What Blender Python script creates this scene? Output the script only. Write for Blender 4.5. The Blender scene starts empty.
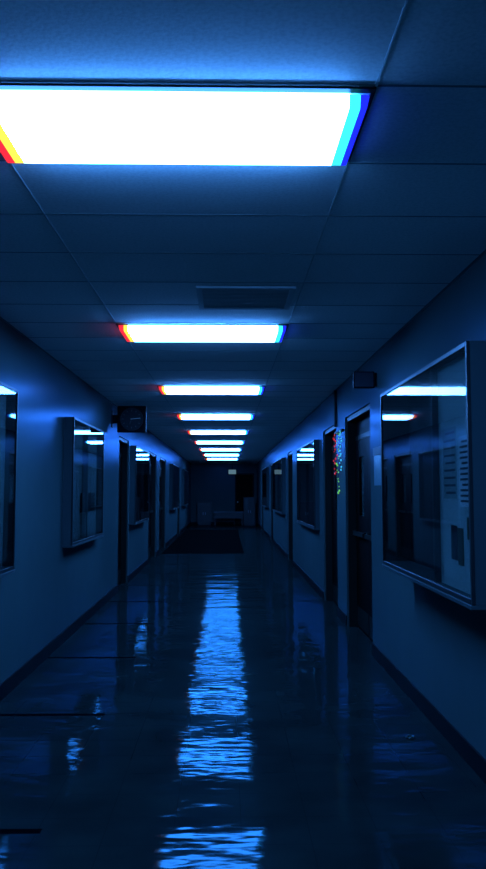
import bpy, bmesh, math, random
from mathutils import Vector, Matrix
random.seed(7)
SC = bpy.context.scene
COL = SC.collection

# ------------------------------------------------------------ dimensions (m)
XL, XR = -1.65, 1.36        # wall faces
H = 2.77                    # ceiling height
Y0, Y1 = -3.0, 38.0         # corridor ends
EYE = 1.52
GX0, GX1 = -0.83, 0.46      # long ceiling grid lines (the lights fill this bay)
PITCH = 0.61                # grid spacing along the corridor
GY = 2.46                   # first light starts here

# ------------------------------------------------------------ materials
def new_mat(name):
    m = bpy.data.materials.new(name); m.use_nodes = True
    return m, m.node_tree.nodes, m.node_tree.links, m.node_tree.nodes['Principled BSDF']

def plain(name, col, rough=0.5, metal=0.0, noise=0.0, nscale=20.0, bump=0.0, spec=0.5, tint=None):
    m, n, l, p = new_mat(name)
    p.inputs['Base Color'].default_value = (*col, 1)
    p.inputs['Roughness'].default_value = rough
    p.inputs['Metallic'].default_value = metal
    p.inputs['Specular IOR Level'].default_value = spec
    if tint: p.inputs['Specular Tint'].default_value = (*tint, 1)
    tc = n.new('ShaderNodeTexCoord'); nz = n.new('ShaderNodeTexNoise')
    nz.inputs['Scale'].default_value = nscale; nz.inputs['Detail'].default_value = 4
    l.new(tc.outputs['Object'], nz.inputs['Vector'])
    if noise:
        mx = n.new('ShaderNodeMix'); mx.data_type = 'RGBA'
        mx.inputs[6].default_value = (*[c*(1-noise) for c in col], 1)
        mx.inputs[7].default_value = (*[min(1, c*(1+noise)) for c in col], 1)
        l.new(nz.outputs['Fac'], mx.inputs[0]); l.new(mx.outputs[2], p.inputs['Base Color'])
    if bump:
        b = n.new('ShaderNodeBump'); b.inputs['Strength'].default_value = bump
        b.inputs['Distance'].default_value = 0.01
        l.new(nz.outputs['Fac'], b.inputs['Height']); l.new(b.outputs['Normal'], p.inputs['Normal'])
    return m

M = {}
M['wall'] = plain('wall paint', (0.055, 0.090, 0.085), 0.22, noise=0.08, nscale=3, bump=0.05, spec=0.032, tint=(0.25, 0.55, 1))
M['tbar'] = plain('grid bar', (0.22, 0.28, 0.28), 0.7, spec=0.05)
M['tbarlong'] = plain('long grid bar', (0.50, 0.58, 0.56), 0.7, spec=0.05)
M['base'] = plain('vinyl cove base', (0.003, 0.0035, 0.005), 0.5, spec=0.08)
M['alu'] = plain('anodised frame', (0.014, 0.022, 0.022), 0.35, spec=0.10)
M['case'] = plain('case paint', (0.038, 0.062, 0.062), 0.4, noise=0.05, spec=0.06)
M['caseblk'] = plain('dark case lining', (0.006, 0.007, 0.009), 0.8)
M['cork'] = plain('pin board', (0.52, 0.62, 0.56), 0.9, noise=0.25, nscale=60)
M['corkdark'] = plain('dark pin board', (0.20, 0.26, 0.24), 0.9, noise=0.3, nscale=40)
M['door'] = plain('dark stained door', (0.004, 0.0015, 0.001), 0.5, noise=0.3, nscale=9, spec=0.04)
M['frame'] = plain('door frame paint', (0.010, 0.014, 0.011), 0.4, spec=0.08)
M['steel'] = plain('brushed steel', (0.25, 0.3, 0.35), 0.3, metal=1)
M['black'] = plain('black plastic', (0.003, 0.003, 0.004), 0.5, spec=0.1)
M['face'] = plain('clock face', (0.02, 0.03, 0.033), 0.4, spec=0.1)
M['tick'] = plain('clock print', (0.05, 0.065, 0.07), 0.5)
M['hand'] = plain('pale hand', (0.5, 0.55, 0.5), 0.4)
M['mat'] = plain('dark mat', (0.003, 0.004, 0.004), 1.0, noise=0.4, nscale=120, bump=0.3, spec=0.0)
M['paper'] = plain('paper', (0.80, 0.85, 0.80), 0.6)
M['paperdim'] = plain('faded paper', (0.30, 0.38, 0.34), 0.6)
M['photo'] = plain('dark picture', (0.012, 0.016, 0.03), 0.4, noise=0.4, nscale=30)
M['photog'] = plain('greenish picture', (0.03, 0.05, 0.025), 0.4, noise=0.4, nscale=30)
M['ink'] = plain('dark print', (0.02, 0.025, 0.035), 0.5)
M['gloss'] = plain('laminated sheet', (0.16, 0.28, 0.30), 0.22, noise=0.35, nscale=55)
M['wood'] = plain('dark wood', (0.016, 0.013, 0.012), 0.45, noise=0.3, nscale=12)
M['woodtop'] = plain('table top', (0.06, 0.08, 0.10), 0.4)
M['slat'] = plain('vent metal', (0.62, 0.68, 0.66), 0.7, spec=0.05)
M['ventdark'] = plain('vent duct', (0.30, 0.38, 0.36), 0.9)
def bulb(name, c, e):  # self-glowing beads added to imitate glints on tinsel
    m, n, l, p = new_mat(name)
    p.inputs['Base Color'].default_value = (*c, 1); p.inputs['Roughness'].default_value = 0.3
    p.inputs['Emission Color'].default_value = (*c, 1); p.inputs['Emission Strength'].default_value = e
    return m
M['bulb_red'] = bulb('added red tinsel glint', (0.9, 0.03, 0.03), 0.55)
M['bulb_green'] = bulb('added green tinsel glint', (0.30, 0.9, 0.08), 0.5)
M['bulb_cyan'] = bulb('added cyan tinsel glint', (0.10, 0.75, 0.8), 0.5)
M['foil'] = plain('crumpled foil', (0.6, 0.8, 0.75), 0.2, metal=1)

def glass_mat():
    m, n, l, p = new_mat('window glass')
    n.remove(p)
    out = n['Material Output']
    fr = n.new('ShaderNodeFresnel')
    ge = n.new('ShaderNodeNewGeometry'); mr = n.new('ShaderNodeMapRange')   # the node inverts the index on the pane's inner side
    mr.inputs['To Min'].default_value = 1.38; mr.inputs['To Max'].default_value = 1/1.38
    l.new(ge.outputs['Backfacing'], mr.inputs['Value']); l.new(mr.outputs[0], fr.inputs['IOR'])
    tr = n.new('ShaderNodeBsdfTransparent'); tr.inputs['Color'].default_value = (0.75, 0.8, 0.8, 1)
    gl = n.new('ShaderNodeBsdfGlossy'); gl.inputs['Roughness'].default_value = 0.012
    mx = n.new('ShaderNodeMixShader')
    l.new(fr.outputs[0], mx.inputs[0]); l.new(tr.outputs[0], mx.inputs[1]); l.new(gl.outputs[0], mx.inputs[2])
    l.new(mx.outputs[0], out.inputs['Surface'])
    return m
M['glass'] = glass_mat()

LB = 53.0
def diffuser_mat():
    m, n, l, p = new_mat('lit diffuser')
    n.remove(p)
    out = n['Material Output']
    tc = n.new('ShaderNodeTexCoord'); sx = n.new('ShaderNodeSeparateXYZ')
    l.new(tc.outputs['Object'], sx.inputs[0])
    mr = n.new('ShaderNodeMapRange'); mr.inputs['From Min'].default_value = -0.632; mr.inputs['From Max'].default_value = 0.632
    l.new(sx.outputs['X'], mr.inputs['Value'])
    rp = n.new('ShaderNodeValToRGB'); rp.color_ramp.interpolation = 'CONSTANT'  # end bands paint camera colour fringing into the emission
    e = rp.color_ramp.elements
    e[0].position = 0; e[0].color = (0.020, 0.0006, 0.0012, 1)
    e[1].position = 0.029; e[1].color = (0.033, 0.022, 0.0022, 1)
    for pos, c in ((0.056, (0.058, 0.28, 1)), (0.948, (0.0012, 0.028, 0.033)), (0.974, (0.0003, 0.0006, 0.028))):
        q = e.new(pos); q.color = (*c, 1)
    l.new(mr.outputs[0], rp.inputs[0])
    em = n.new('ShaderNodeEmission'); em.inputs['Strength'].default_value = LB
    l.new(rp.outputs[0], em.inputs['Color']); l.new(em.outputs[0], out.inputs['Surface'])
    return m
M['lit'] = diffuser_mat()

def sign_mat():
    m, n, l, p = new_mat('lit sign face')
    p.inputs['Base Color'].default_value = (0.3, 0.3, 0.3, 1)
    p.inputs['Emission Color'].default_value = (0.45, 0.85, 1.0, 1)
    p.inputs['Emission Strength'].default_value = 0.2
    return m
M['sign'] = sign_mat()

def ceiling_mat():
    m, n, l, p = new_mat('ceiling tile')
    tc = n.new('ShaderNodeTexCoord')
    n1 = n.new('ShaderNodeTexNoise'); n1.inputs['Scale'].default_value = 70; n1.inputs['Detail'].default_value = 3
    l.new(tc.outputs['Object'], n1.inputs['Vector'])
    r = n.new('ShaderNodeValToRGB')
    r.color_ramp.elements[0].position = 0.3; r.color_ramp.elements[0].color = (0.74, 0.80, 0.76, 1)
    r.color_ramp.elements[1].position = 0.6; r.color_ramp.elements[1].color = (0.86, 0.92, 0.88, 1)
    l.new(n1.outputs['Fac'], r.inputs[0]); l.new(r.outputs[0], p.inputs['Base Color'])
    b = n.new('ShaderNodeBump'); b.inputs['Strength'].default_value = 0.25; b.inputs['Distance'].default_value = 0.004
    l.new(n1.outputs['Fac'], b.inputs['Height']); l.new(b.outputs[0], p.inputs['Normal'])
    p.inputs['Roughness'].default_value = 0.9; p.inputs['Specular IOR Level'].default_value = 0.15
    return m
M['ceil'] = ceiling_mat()

def floor_mat():
    m, n, l, p = new_mat('waxed vinyl tile')
    def math_(op, a, b=None):
        q = n.new('ShaderNodeMath'); q.operation = op
        for i, v in enumerate((a, b)):
            if v is None: continue
            if isinstance(v, (int, float)): q.inputs[i].default_value = v
            else: l.new(v, q.inputs[i])
        return q.outputs[0]
    tc = n.new('ShaderNodeTexCoord'); sx = n.new('ShaderNodeSeparateXYZ')
    l.new(tc.outputs['Object'], sx.inputs[0])
    X, Y = sx.outputs['X'], sx.outputs['Y']
    # dark inlaid bands that run in from the left wall
    fy = math_('FRACT', math_('DIVIDE', math_('ADD', Y, -3.86 + 10*1.95), 1.95))
    band = math_('MULTIPLY', math_('LESS_THAN', fy, 0.028), math_('LESS_THAN', X, -0.83))
    # tile joints
    jx = math_('LESS_THAN', math_('FRACT', math_('DIVIDE', math_('ADD', X, 10.0), 0.305)), 0.012)
    jy = math_('LESS_THAN', math_('FRACT', math_('DIVIDE', math_('ADD', Y, 10.0), 0.305)), 0.012)
    joint = math_('MAXIMUM', jx, jy)
    n1 = n.new('ShaderNodeTexNoise'); n1.inputs['Scale'].default_value = 2.2; n1.inputs['Detail'].default_value = 6
    l.new(tc.outputs['Object'], n1.inputs['Vector'])
    r = n.new('ShaderNodeValToRGB')
    r.color_ramp.elements[0].position = 0.3; r.color_ramp.elements[0].color = (0.007, 0.012, 0.011, 1)
    r.color_ramp.elements[1].position = 0.72; r.color_ramp.elements[1].color = (0.014, 0.024, 0.021, 1)
    l.new(n1.outputs['Fac'], r.inputs[0])
    mj = n.new('ShaderNodeMix'); mj.data_type = 'RGBA'; mj.inputs[7].default_value = (0.004, 0.006, 0.006, 1)
    l.new(math_('MULTIPLY', joint, 0.5), mj.inputs[0]); l.new(r.outputs[0], mj.inputs[6])
    mb = n.new('ShaderNodeMix'); mb.data_type = 'RGBA'; mb.inputs[7].default_value = (0.002, 0.002, 0.003, 1)
    l.new(band, mb.inputs[0]); l.new(mj.outputs[2], mb.inputs[6])
    l.new(mb.outputs[2], p.inputs['Base Color'])
    # worn wax: ripples long across the corridor, short along it
    mp = n.new('ShaderNodeMapping'); mp.inputs['Scale'].default_value = (4.0, 8.0, 1)
    l.new(tc.outputs['Object'], mp.inputs['Vector'])
    n2 = n.new('ShaderNodeTexNoise'); n2.inputs['Scale'].default_value = 1.0; n2.inputs['Detail'].default_value = 1.6; n2.inputs['Roughness'].default_value = 0.55
    l.new(mp.outputs[0], n2.inputs['Vector'])
    mp2 = n.new('ShaderNodeMapping'); mp2.inputs['Scale'].default_value = (1.1, 2.0, 1); mp2.inputs['Rotation'].default_value = (0, 0, 0.25)
    l.new(tc.outputs['Object'], mp2.inputs['Vector'])
    n4 = n.new('ShaderNodeTexNoise'); n4.inputs['Scale'].default_value = 1.0; n4.inputs['Detail'].default_value = 1
    l.new(mp2.outputs[0], n4.inputs['Vector'])
    hgt = math_('ADD', n2.outputs['Fac'], math_('MULTIPLY', n4.outputs['Fac'], 2.6))
    b = n.new('ShaderNodeBump'); b.inputs['Strength'].default_value = 1.0; b.inputs['Distance'].default_value = 0.0030
    l.new(hgt, b.inputs['Height']); l.new(b.outputs[0], p.inputs['Normal'])
    n3 = n.new('ShaderNodeTexNoise'); n3.inputs['Scale'].default_value = 3.0; n3.inputs['Detail'].default_value = 5
    l.new(tc.outputs['Object'], n3.inputs['Vector'])
    rr = n.new('ShaderNodeMapRange'); rr.inputs['To Min'].default_value = 0.03; rr.inputs['To Max'].default_value = 0.10
    l.new(n3.outputs['Fac'], rr.inputs['Value']); l.new(rr.outputs[0], p.inputs['Roughness'])
    global FLOOR_GLOSS
    FLOOR_GLOSS = math_('MULTIPLY', math_('SUBTRACT', 1.0, band), 0.27)
    return m
M['floor'] = floor_mat()

# ------------------------------------------------------------ mesh helpers
def box(bm, x0, x1, y0, y1, z0, z1, mi=0):
    v = [bm.verts.new(c) for c in ((x0,y0,z0),(x1,y0,z0),(x1,y1,z0),(x0,y1,z0),(x0,y0,z1),(x1,y0,z1),(x1,y1,z1),(x0,y1,z1))]
    for f in ((0,3,2,1),(4,5,6,7),(0,1,5,4),(1,2,6,5),(2,3,7,6),(3,0,4,7)):
        fa = bm.faces.new([v[i] for i in f]); fa.material_index = mi
    return v

def cyl(bm, c, r, d, axis='Z', seg=24, r2=None, mi=0):
    rot = {'Z': Matrix(), 'Y': Matrix.Rotation(math.pi/2, 4, 'X'), 'X': Matrix.Rotation(math.pi/2, 4, 'Y')}[axis]
    before = set(bm.faces)
    bmesh.ops.create_cone(bm, cap_ends=True, segments=seg, radius1=r, radius2=r if r2 is None else r2, depth=d,
                          matrix=Matrix.Translation(c) @ rot)
    for f in set(bm.faces) - before: f.material_index = mi

def link(name, bm, mats, parent=None, loc=(0,0,0), bevel=0.0, kind=None, smooth=False):
    bmesh.ops.recalc_face_normals(bm, faces=bm.faces[:])
    me = bpy.data.meshes.new(name); bm.to_mesh(me); bm.free()
    for m in (mats if isinstance(mats, (list, tuple)) else [mats]): me.materials.append(m)
    o = bpy.data.objects.new(name, me); COL.objects.link(o)
    o.location = loc
    if parent: o.parent = parent
    if kind: o['kind'] = kind
    if smooth:
        for p in me.polygons: p.use_smooth = True
    if bevel:
        b = o.modifiers.new('edge', 'BEVEL'); b.width = bevel; b.segments = 2; b.limit_method = 'ANGLE'
    return o

def boxes(name, lst, mats, parent=None, bevel=0.0, kind=None, loc=(0,0,0)):
    bm = bmesh.new()
    for b in lst: box(bm, *b)
    return link(name, bm, mats, parent, loc, bevel, kind)

def tag(o, label, cat, group=None):
    o['label'] = label; o['category'] = cat
    if group: o['group'] = group
    return o

def thing(name, loc, label, cat, group=None):
    o = bpy.data.objects.new(name, None); COL.objects.link(o)
    o.location = loc; o.empty_display_size = 0.1
    return tag(o, label, cat, group)

def wax(m, ior, strength, tint, rough=None):
    n, l = m.node_tree.nodes, m.node_tree.links
    p = n['Principled BSDF']; out = n['Material Output']
    for lk in list(p.inputs['Specular IOR Level'].links): l.remove(lk)
    p.inputs['Specular IOR Level'].default_value = 0
    fr = n.new('ShaderNodeFresnel'); fr.inputs['IOR'].default_value = ior
    k = n.new('ShaderNodeMath'); k.operation = 'MULTIPLY'
    l.new(fr.outputs[0], k.inputs[0])
    if isinstance(strength, float): k.inputs[1].default_value = strength
    else: l.new(strength, k.inputs[1])
    gl = n.new('ShaderNodeBsdfGlossy'); gl.inputs['Color'].default_value = (*tint, 1)
    for nm in ('Roughness', 'Normal'):
        if p.inputs[nm].links: l.new(p.inputs[nm].links[0].from_socket, gl.inputs[nm])
        elif nm == 'Roughness': gl.inputs[nm].default_value = p.inputs[nm].default_value
    mx = n.new('ShaderNodeMixShader')
    l.new(k.outputs[0], mx.inputs[0]); l.new(p.outputs[0], mx.inputs[1]); l.new(gl.outputs[0], mx.inputs[2])
    l.new(mx.outputs[0], out.inputs['Surface'])
wax(M['wall'], 1.25, 0.31, (0.35, 0.60, 1))
wax(M['floor'], 1.30, FLOOR_GLOSS, (0.30, 0.80, 1))

# ------------------------------------------------------------ layout along the walls
# openings: (y0, y1, top)
DOOR_L = [(12.72, 14.00), (17.6, 19.5), (20.4, 22.5), (27.9, 29.3)]
DOOR_R = [(7.85, 9.52), (10.28, 11.72), (17.2, 18.7), (24.6, 26.0), (31.2, 32.6)]
DTOP = 2.36
RECESS = 0.11
T = 0.30

# ------------------------------------------------------------ room shell
boxes('floor', [(XL-T, XR+T, Y0-T, Y1+T, -0.1, 0.0)], M['floor'], kind='structure')
boxes('ceiling', [(XL-T, XR+T, Y0-T, Y1+T, H, H+0.1)], M['ceil'], kind='structure')

def wall(side, xa, xb, doors):
    ys = [Y0-T] + [v for d in doors for v in d] + [Y1+T]
    lst = [(xa, xb, ys[i], ys[i+1], 0, H) for i in range(0, len(ys), 2)]
    lst += [(xa, xb, d[0], d[1], DTOP, H) for d in doors]
    boxes('wall_'+side, lst, M['wall'], kind='structure')
    return ys
ysL = wall('left', XL-T, XL, DOOR_L)
ysR = wall('right', XR, XR+T, DOOR_R)
boxes('wall_back', [(XL, XR, Y0-T, Y0, 0, H)], M['wall'], kind='structure')

# far end wall with its doorway right of the middle
ED0, ED1, EDT = 0.36, 1.24, 2.32
boxes('wall_end', [(XL, ED0, Y1, Y1+T, 0, H), (ED1, XR, Y1, Y1+T, 0, H), (ED0, ED1, Y1, Y1+T, EDT, H)], M['wall'], kind='structure')

BH, BT = 0.115, 0.012
boxes('baseboard_left', [(XL, XL+BT, ysL[i], ysL[i+1], 0, BH) for i in range(0, len(ysL), 2)], M['base'], kind='structure')
boxes('baseboard_right', [(XR-BT, XR, ysR[i], ysR[i+1], 0, BH) for i in range(0, len(ysR), 2)], M['base'], kind='structure')
boxes('baseboard_end', [(XL+BT, ED0-0.05, Y1-BT, Y1, 0, BH)], M['base'], kind='structure')

# ceiling grid: T-bars and wall angles
def grid():
    L = []
    b, d = 0.006, 0.0012
    k0 = int((Y0-GY)/PITCH) - 1
    lights = set()
    for k in range(10): lights.add(k*6)
    k = k0
    while GY + k*PITCH < Y1:
        y = GY + k*PITCH
        if y > Y0: L.append((XL+0.02, XR-0.02, y-b, y+b, H-d, H))
        k += 1
    boxes('trim_2', [(x-0.004, x+0.004, Y0, Y1, H-d-0.001, H) for x in (GX0, GX1)], M['tbarlong'], kind='structure')
    L.append((XL, XL+0.02, Y0, Y1, H-d, H)); L.append((XR-0.02, XR, Y0, Y1, H-d, H))
    boxes('trim_1', L, M['tbar'], kind='structure')
grid()

# ------------------------------------------------------------ ceiling lights
ORD = ['first and largest', 'second', 'third', 'fourth', 'fifth', 'sixth', 'seventh', 'eighth', 'ninth and smallest']
W2, L2, DROP = 0.632, 0.244, 0.046
def diffuser_bm():
    bm = bmesh.new()
    a, c = (W2, L2, -0.004), (W2-0.008, L2-0.012, -DROP)
    top = [bm.verts.new((sx*a[0], sy*a[1], a[2])) for sx, sy in ((-1,-1),(1,-1),(1,1),(-1,1))]
    bot = [bm.verts.new((sx*c[0], sy*c[1], c[2])) for sx, sy in ((-1,-1),(1,-1),(1,1),(-1,1))]
    bm.faces.new(top); bm.faces.new(bot)
    for i in range(4): bm.faces.new((top[i], top[(i+1)%4], bot[(i+1)%4], bot[i]))
    return bm
proto = None
for i in range(9):
    loc = ((GX0+GX1)/2, GY + 6*PITCH*i + PITCH/2 - 0.025, H-0.006)
    lab = ORD[i] + ' lit rectangular ceiling light panel counting away from the camera'
    r = thing('ceiling_light', loc, lab, 'ceiling light', 'lit panels in the corridor ceiling')
    if i == 0:
        f = [(-0.645, 0.645, -0.285, -0.257, -0.008, 0), (-0.645, 0.645, 0.257, 0.285, -0.008, 0),
             (-0.645, -0.633, -0.257, 0.257, -0.008, 0), (0.633, 0.645, -0.257, 0.257, -0.008, 0)]
        pf = boxes('frame', f, M['alu'], r)
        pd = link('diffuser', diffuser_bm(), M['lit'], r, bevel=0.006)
        pd['label'] = 'glowing white diffuser with camera colour fringes painted in, red-yellow at its left end and cyan-blue at its right end'
        pl = boxes('latch', [(0.52, 0.545, 0.254, 0.272, -0.02, -0.004)], M['alu'], r)
        proto = (pf, pd, pl)
    else:
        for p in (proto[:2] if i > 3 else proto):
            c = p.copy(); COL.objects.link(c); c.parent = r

# ------------------------------------------------------------ ceiling vent
vy = GY + 4*PITCH + PITCH*0.08
vt = thing('ceiling_vent', (0.115, GY + 4.5*PITCH + 0.06, H-0.006), 'dark square air vent grille in the ceiling in front of the second light panel', 'vent')
boxes('vent_frame', [(-0.305,0.305,-0.30,-0.265,-0.014,0), (-0.305,0.305,0.265,0.30,-0.014,0), (-0.305,-0.27,-0.265,0.265,-0.014,0), (0.27,0.305,-0.265,0.265,-0.014,0)], M['slat'], vt)
boxes('duct_backing', [(-0.27,0.27,-0.265,0.265,-0.003,0)], M['ventdark'], vt)
bm = bmesh.new()
for k in range(14):
    y = -0.25 + k*0.5/13
    v = box(bm, -0.268, 0.268, y-0.017, y+0.017, -0.010, -0.008)
    bmesh.ops.rotate(bm, verts=v, cent=(0, y, -0.009), matrix=Matrix.Rotation(0.10, 3, 'X'))
link('louvers', bm, M['slat'], vt)

# ------------------------------------------------------------ glazed display cases
def display_case(side, y0, y1, z0, z1, depth, label, split=0.5, backs=('corkdark', 'corkdark'), sill=0.012, fw=0.024, board=0.012):
    """side +1 right wall, -1 left wall"""
    wx = XR if side > 0 else XL
    ym = (y0+y1)/2; L = (y1-y0)/2
    r = thing('display_case', (wx, ym, z0), label, 'display case', 'glass-fronted display cases along the walls')
    def B(d0, d1, ya, yb, za, zb):
        a, b = -side*d0, -side*d1
        return (min(a,b), max(a,b), ya, yb, za, zb)
    h = z1-z0; t = 0.022; D = depth
    boxes('cabinet_body', [B(0.001,D-0.012,-L,-L+t,0,h), B(0.001,D-0.012,L-t,L,0,h), B(0.001,D-0.012,-L+t,L-t,h-t,h), B(0.001,D-0.012,-L+t,L-t,0,t)], M['case'], r)
    sp = -L + 2*L*split
    boxes('back_board', [B(0.001,board,-L+t,sp,t,h-t)], M[backs[0]], r)
    boxes('back_board', [B(0.001,0.012,sp,L-t,t,h-t)], M[backs[1]], r)
    boxes('front_frame', [B(D-0.012,D+0.006,-L,-L+fw,0,h), B(D-0.012,D+0.006,L-fw,L,0,h), B(D-0.012,D+0.006,-L+fw,L-fw,h-fw,h), B(D-0.012,D+0.006,-L+fw,L-fw,0,fw)], M['alu'], r, bevel=0.002)
    boxes('divider', [B(board,D-0.02,sp-0.018,sp+0.018,t,h-t)], M['case'], r)
    boxes('glass_pane', [B(D-0.006,D-0.001,-L+fw,L-fw,fw,h-fw)], M['glass'], r)
    boxes('sill', [B(0.001,D+sill,-L,L,-0.022,-0.0005)], M['case'], r, bevel=0.004)
    return r

display_case(-1, 3.95, 6.18, 0.95, 2.27, 0.09, 'dark display case cut off by the left edge of the photo')
display_case(-1, 8.42, 10.5, 0.975, 2.27, 0.095, 'display case reflecting two light bars on the left wall before the clock', 0.5, ('corkdark', 'corkdark'))
display_case(-1, 14.15, 16.6, 0.97, 2.29, 0.10, 'display case with red-tipped reflections just past the left doorway by the clock', backs=('caseblk', 'caseblk'))
display_case(-1, 23.9, 27.0, 1.00, 2.30, 0.10, 'second display case past the clock on the left wall, between two far doors', backs=('caseblk', 'caseblk'))
display_case(-1, 30.3, 33.4, 1.00, 2.30, 0.10, 'farthest display case on the left wall near the corridor end')
display_case(1, 3.89, 6.12, 0.99, 2.235, 0.215, 'large deep display case nearest on the right wall holding pinned papers', 0.36, ('cork', 'caseblk'), board=0.160)
display_case(1, 12.25, 15.3, 0.97, 2.28, 0.07, 'display case beyond the two right-hand doorways with stacked light reflections', backs=('caseblk', 'caseblk'))
display_case(1, 19.4, 23.3, 1.00, 2.30, 0.08, 'second display case beyond the two right-hand doorways, in the dim distance')
display_case(1, 27.0, 30.2, 1.00, 2.30, 0.08, 'farthest display case on the right wall near the corridor end')

# papers pinned inside the right-hand case (back at x = XR-0.012)
px = XR - 0.1605
def sheet(name, y0, y1, z0, z1, mat, label, cat, lines=0, group=None):
    r = boxes(name, [(-0.002, 0, -(y1-y0)/2, (y1-y0)/2, -(z1-z0)/2, (z1-z0)/2)], M[mat], loc=(px, (y0+y1)/2, (z0+z1)/2))
    if lines:
        hh = (z1-z0); L = []
        for k in range(lines):
            z = hh*0.42 - k*hh*0.84/max(1, lines-1)
            w = (y1-y0)*(0.42 if k % 4 else 0.30)
            L.append((-0.003, -0.002, -(y1-y0)*0.42, w, z-0.006, z+0.006))
        boxes('printed_lines', L, M['ink'], r)
    return tag(r, label, cat, group)
g = 'papers pinned in the right-hand case'
sheet('notice_sheet', 4.00, 4.27, 1.44, 1.80, 'paper', 'pale printed sheet pinned nearest the camera in the right-hand display case', 'paper', 12, g)
sheet('notice_sheet', 4.32, 4.58, 1.48, 1.86, 'paperdim', 'dimmer printed sheet beyond the pale sheet in the right-hand display case', 'paper', 9, g)
sheet('picture_card', 4.33, 4.45, 1.16, 1.34, 'photo', 'dark blue picture card low in the right-hand display case', 'picture', 0, g)
sheet('picture_card', 4.22, 4.32, 1.14, 1.33, 'photog', 'dark greenish picture card low in the right-hand display case', 'picture', 0, g)
sheet('picture_card', 4.02, 4.15, 1.28, 1.39, 'photog', 'small green picture card under the pale printed sheet', 'picture', 0, g)

# dark plaque stand inside left case
ps = thing('plaque_stand', (XL+0.014, 9.75, 1.0), 'black plaque on a dark stand inside the display case before the clock', 'plaque')
boxes('plaque', [(0.0, 0.03, -0.42, 0.42, 0.28, 0.50)], M['black'], ps, bevel=0.004)
boxes('stand', [(0.0, 0.05, -0.34, 0.34, 0.0, 0.28)], M['corkdark'], ps, bevel=0.004)

# ------------------------------------------------------------ doors
dn = 0
def door_set(side, y0, y1, double, window=False):
    global dn
    dn += 1
    wx = XR if side > 0 else XL
    ym = (y0+y1)/2; L = (y1-y0)/2
    r = bpy.data.objects.new('door_%d' % dn, None); COL.objects.link(r)
    r.location = (wx, ym, 0); r['kind'] = 'structure'
    def B(d0, d1, ya, yb, za, zb):      # depth into the wall
        a, b = side*d0, side*d1
        return (min(a,b), max(a,b), ya, yb, za, zb)
    fw = 0.05
    boxes('door_frame', [B(0.02,RECESS+0.06,-L,-L+fw,0,DTOP), B(0.02,RECESS+0.06,L-fw,L,0,DTOP), B(0.02,RECESS+0.06,-L+fw,L-fw,DTOP-fw,DTOP),
                         B(RECESS,RECESS+0.06,-L+fw,L-fw,2.09,2.14)], M['frame'], r)
    boxes('transom_panel', [B(RECESS+0.01,RECESS+0.05,-L+fw,L-fw,2.14,DTOP-fw)], M['door'], r)
    spans = [(-L+fw+0.003, -0.003), (0.003, L-fw-0.003)] if double else [(-L+fw+0.003, L-fw-0.003)]
    for i, (a, b) in enumerate(spans):
        wa, wb = a+(b-a)*0.3, a+(b-a)*0.7
        lf = boxes('door_leaf', [B(RECESS,RECESS+0.045,a,wa,0.01,2.085), B(RECESS,RECESS+0.045,wb,b,0.01,2.085),
                                 B(RECESS,RECESS+0.045,wa,wb,0.01,1.25), B(RECESS,RECESS+0.045,wa,wb,1.9,2.085)], M['door'], r)
        boxes('vision_glass', [B(RECESS+0.018,RECESS+0.026,wa,wb,1.25,1.9)], M['glass'], lf)
        boxes('vision_backing', [B(RECESS+0.03,RECESS+0.045,wa,wb,1.25,1.9)], M['ventdark'], lf)
        if double:
            boxes('push_bar', [B(RECESS-0.05,RECESS-0.02,a+0.06,b-0.06,1.03,1.075), B(RECESS-0.03,RECESS,a+0.06,a+0.10,1.02,1.085), B(RECESS-0.03,RECESS,b-0.10,b-0.06,1.02,1.085)], M['frame'], lf)
        else:
            hb = bmesh.new()
            yh = a+0.09
            cyl(hb, (side*(RECESS-0.03), yh, 1.02), 0.028, 0.03, 'X', 16)
            cyl(hb, (side*(RECESS-0.01), yh, 1.02), 0.012, 0.03, 'X', 12)
            cyl(hb, (side*(RECESS-0.003), yh, 1.02), 0.034, 0.006, 'X', 16)
            link('door_knob', hb, M['steel'], lf)
        boxes('kick_plate', [B(RECESS-0.003,RECESS,a+0.03,b-0.03,0.03,0.24)], M['frame'], lf)
for i, d in enumerate(DOOR_L): door_set(-1, d[0], d[1], i in (1, 2))
for i, d in enumerate(DOOR_R): door_set(1, d[0], d[1], i == 0)

# end doorway
dn += 1
r = bpy.data.objects.new('door_%d' % dn, None); COL.objects.link(r); r.location = ((ED0+ED1)/2, Y1, 0); r['kind'] = 'structure'
w = (ED1-ED0)/2
boxes('door_frame', [(-w, -w+0.05, -0.015, 0.12, 0, EDT), (w-0.05, w, -0.015, 0.12, 0, EDT), (-w+0.05, w-0.05, -0.015, 0.12, EDT-0.05, EDT)], M['frame'], r)
lf = boxes('door_leaf', [(-w+0.053, w-0.053, 0.05, 0.095, 0.01, EDT-0.053)], M['door'], r)
boxes('kick_plate', [(-w+0.08, w-0.08, 0.046, 0.05, 0.03, 0.25)], M['frame'], lf)
hb = bmesh.new(); cyl(hb, (-w+0.13, 0.02, 1.02), 0.03, 0.03, 'Y', 16); cyl(hb, (-w+0.13, 0.04, 1.02), 0.012, 0.03, 'Y', 12)
link('door_knob', hb, M['steel'], lf)

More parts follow.
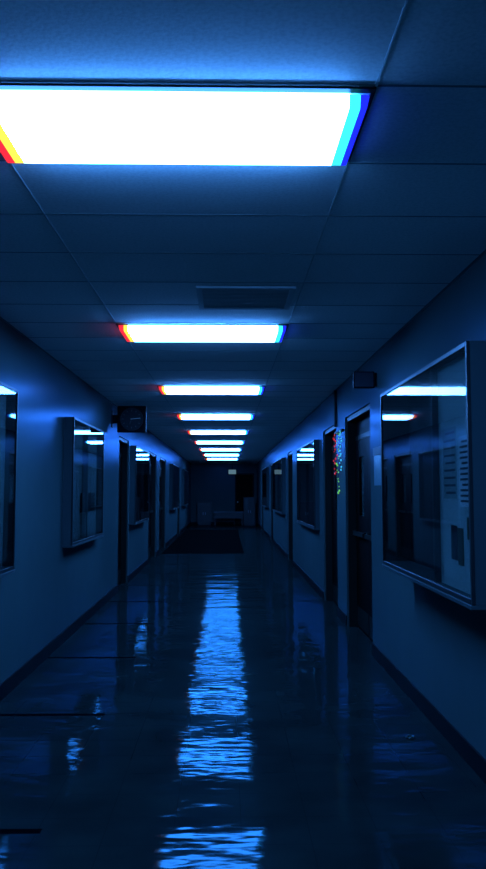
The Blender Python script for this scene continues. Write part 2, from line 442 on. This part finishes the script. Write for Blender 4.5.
# ------------------------------------------------------------ wall clock on bracket
CY, CXC, CZ = 11.9, -1.365, 2.545
ck = thing('corridor_clock', (CXC, CY, CZ), 'square black clock with round face projecting from the left wall under the ceiling', 'clock')
boxes('housing', [(-0.205, 0.205, -0.045, 0.045, -0.19, 0.19)], M['black'], ck, bevel=0.008)
boxes('bracket', [(XL-CXC, -0.205, -0.02, 0.02, -0.06, 0.06), (XL-CXC, XL-CXC+0.012, -0.05, 0.05, -0.12, 0.12)], M['black'], ck)
bm = bmesh.new(); cyl(bm, (0, -0.048, 0), 0.150, 0.006, 'Y', 48)
dial = link('dial', bm, M['face'], ck)
for k in range(12):
    bm = bmesh.new()
    v = box(bm, -0.005, 0.005, -0.0525, -0.051, 0.112, 0.135)
    bmesh.ops.rotate(bm, verts=v, cent=(0,0,0), matrix=Matrix.Rotation(k*math.pi/6, 3, 'Y'))
    link('hour_mark', bm, M['tick'], dial)
bm = bmesh.new()
n = 48
for k in range(n):
    a0, a1 = 2*math.pi*k/n, 2*math.pi*(k+1)/n
    vs = []
    for a in (a0, a1):
        for rr, yy in ((0.150, -0.045), (0.150, -0.06), (0.165, -0.06), (0.165, -0.045)):
            vs.append(bm.verts.new((rr*math.cos(a), yy, rr*math.sin(a))))
    for j in range(4): bm.faces.new((vs[j], vs[(j+1)%4], vs[4+(j+1)%4], vs[4+j]))
bmesh.ops.remove_doubles(bm, verts=bm.verts, dist=1e-5)
link('rim', bm, M['face'], ck)
for nm, ang, ln, wd, y in (('minute_hand', 84, 0.125, 0.007, -0.0565), ('hour_hand', 200, 0.075, 0.008, -0.0540)):
    bm = bmesh.new(); v = box(bm, -wd/2, wd/2, y, y+0.0015, -0.015, ln)
    bmesh.ops.rotate(bm, verts=v, cent=(0,0,0), matrix=Matrix.Rotation(math.radians(ang), 3, 'Y'))
    link(nm, bm, M['hand'] if nm == 'minute_hand' else M['tick'], ck)

# ------------------------------------------------------------ dark sign box above the right doorway
sb = thing('sign_box', (XR, 7.5, 2.53), 'unlit dark sign box projecting from the right wall above the double door', 'sign')
boxes('box_housing', [(-0.21, -0.02, -0.03, 0.03, -0.075, 0.075)], M['black'], sb, bevel=0.004)
boxes('wall_mount', [(-0.02, 0, -0.05, 0.05, -0.06, 0.06)], M['black'], sb)
boxes('face_panel', [(-0.20, -0.03, -0.032, -0.03, -0.065, 0.065)], M['ink'], sb)

# notice on the wall strip
nt = thing('wall_notice', (XR, 7.46, 1.57), 'glossy notice with a dark heading strip on the wall strip beside the right case', 'notice')
boxes('sheet', [(-0.006, 0, -0.17, 0.17, 0, 0.27)], M['gloss'], nt)
boxes('heading_strip', [(-0.010, 0, -0.20, 0.20, 0.275, 0.345)], M['ink'], nt)

# tinsel between the two right doorways, its glitter added as glowing beads
tg = thing('tinsel_garland', (XR, 9.9, 2.23), 'tinsel between the two right doorways, its glitter added as tiny glowing red, green and cyan beads', 'tinsel')
boxes('hook_rail', [(-0.03, 0, -0.30, 0.36, -0.012, 0.012)], M['black'], tg)
for nm, yy, ln, cnt in (('cyan', -0.20, 0.47, 16), ('green', 0.05, 0.76, 20), ('red', 0.30, 0.52, 16)):
    bm = bmesh.new()
    pts = []
    for k in range(cnt):
        f = (k + 0.5 + random.uniform(-0.35, 0.35))/cnt
        pts.append(Vector((random.uniform(-0.04, -0.014), yy + random.gauss(0, 0.045), -0.01 - (f**1.35)*ln)))
    prev = Vector((-0.02, yy, -0.005))
    for p in pts:
        d = p - prev
        m4 = Matrix.Translation((prev+p)/2) @ d.to_track_quat('Z', 'Y').to_matrix().to_4x4()
        bmesh.ops.create_cone(bm, cap_ends=True, segments=5, radius1=0.002, radius2=0.002, depth=d.length, matrix=m4)
        prev = p
    st = link('tinsel_strand', bm, M['black'], tg)
    st['label'] = 'tinsel strand with added ' + nm + ' glints'
    for p in pts:
        bm = bmesh.new(); rr = random.uniform(0.006, 0.012)
        bmesh.ops.create_icosphere(bm, subdivisions=1, radius=rr)
        for v in bm.verts: v.co.z *= 1.5
        link('bulb', bm, M['bulb_'+nm], st, loc=p, smooth=True)  # glowing bead added to imitate a tinsel glint

# conduit above the second right doorway
bm = bmesh.new(); cyl(bm, (XR-0.02, 10.2, (2.3+H)/2), 0.018, H-2.3-0.01, 'Z', 12)
tag(link('conduit_pipe', bm, M['frame']), 'thin dark vertical pipe on the right wall above the second doorway', 'pipe')

# ------------------------------------------------------------ far end furniture
tag(boxes('floor_mat', [(XL+0.06, 0.42, 20.4, 33.0, 0.0, 0.006)], M['mat']), 'long dark mat covering the left of the floor far down the corridor', 'mat')

tb = thing('low_table', (0.08, Y1-0.45, 0), 'low dark table with a pale top against the far end wall', 'table')
boxes('table_top', [(-0.66, 0.66, -0.28, 0.28, 0.56, 0.60)], M['woodtop'], tb, bevel=0.004)
boxes('apron', [(-0.62, 0.62, -0.25, -0.22, 0.30, 0.56), (-0.62, 0.62, 0.22, 0.25, 0.30, 0.56)], M['wood'], tb)
for sx in (-1, 1):
    for sy in (-1, 1):
        boxes('leg', [(sx*0.61-0.03, sx*0.61+0.03, sy*0.23-0.03, sy*0.23+0.03, 0, 0.56)], M['wood'], tb)
def cabinet(x, w, d, h, label, loc_y):
    c = thing('storage_cabinet', (x, loc_y, 0), label, 'cabinet')
    boxes('carcass', [(-w/2, w/2, -d/2, d/2, 0.05, h-0.03), (-w/2+0.03, w/2-0.03, -d/2+0.03, d/2, 0, 0.05)], M['wood'], c)
    boxes('cabinet_top', [(-w/2-0.015, w/2+0.015, -d/2-0.015, d/2, h-0.03, h)], M['wood'], c)
    for s in (-1, 1):
        dr = boxes('cabinet_door', [(min(s*0.006, s*(w/2-0.01)), max(s*0.006, s*(w/2-0.01)), -d/2-0.02, -d/2, 0.07, h-0.05)], M['wood'], c, bevel=0.003)
        boxes('handle', [(s*0.05-0.008, s*0.05+0.008, -d/2-0.045, -d/2-0.02, h*0.5-0.06, h*0.5+0.06)], M['steel'], dr)
cabinet(0.99, 0.5, 0.45, 1.24, 'tall dark cabinet to the right of the low table at the far end', Y1-1.1)
cabinet(-1.02, 0.62, 0.4, 1.02, 'dim dark cabinet to the left of the low table at the far end', Y1-0.22)

es = thing('lit_sign', (0.24, Y1-0.35, 2.38), 'small dimly lit sign hanging from the ceiling before the far end wall', 'sign')
boxes('sign_housing', [(-0.19, 0.19, -0.02, 0.03, -0.12, 0.12)], M['black'], es)
boxes('sign_face', [(-0.17, 0.17, -0.024, -0.02, -0.10, 0.10)], M['sign'], es)
boxes('hanger', [(-0.012, 0.012, -0.005, 0.015, 0.12, H-2.38)], M['black'], es)

# scrap of foil on the floor
bm = bmesh.new()
bmesh.ops.create_icosphere(bm, subdivisions=2, radius=0.03)
for v in bm.verts:
    k = random.uniform(0.55, 1.1); v.co = Vector((v.co.x*k*1.1, v.co.y*k*0.8, max(-0.010, v.co.z*k*0.4)))
tag(link('foil_scrap', bm, M['foil'], loc=(1.13, 5.25, 0.010)), 'tiny crumpled shiny scrap on the floor near the right wall', 'scrap')

# ------------------------------------------------------------ world and camera
wd = bpy.data.worlds.new('World'); SC.world = wd; wd.use_nodes = True
wd.node_tree.nodes['Background'].inputs[0].default_value = (0.01, 0.03, 0.08, 1)
wd.node_tree.nodes['Background'].inputs[1].default_value = 0.05

cam = bpy.data.cameras.new('Camera'); co = bpy.data.objects.new('Camera', cam); COL.objects.link(co)
F = 830.0
cam.sensor_fit = 'VERTICAL'; cam.sensor_height = 36.0; cam.sensor_width = 36.0*486/869
cam.lens = F*36.0/869
pitch, yaw = math.radians(5.0), math.atan(16/F)
cam.shift_y = -(434.5 + F*math.tan(pitch) - 491)/869
cam.clip_start = 0.05; cam.clip_end = 200
co.location = (0, 0, EYE)
co.rotation_euler = (math.pi/2 + pitch, 0, -yaw)
SC.camera = co

vs = SC.view_settings
vs.view_transform = 'Standard'; vs.look = 'None'; vs.exposure = 0.0; vs.gamma = 1.0
vs.use_curve_mapping = False
SC.cycles.max_bounces = 10
SC.cycles.use_denoising = True
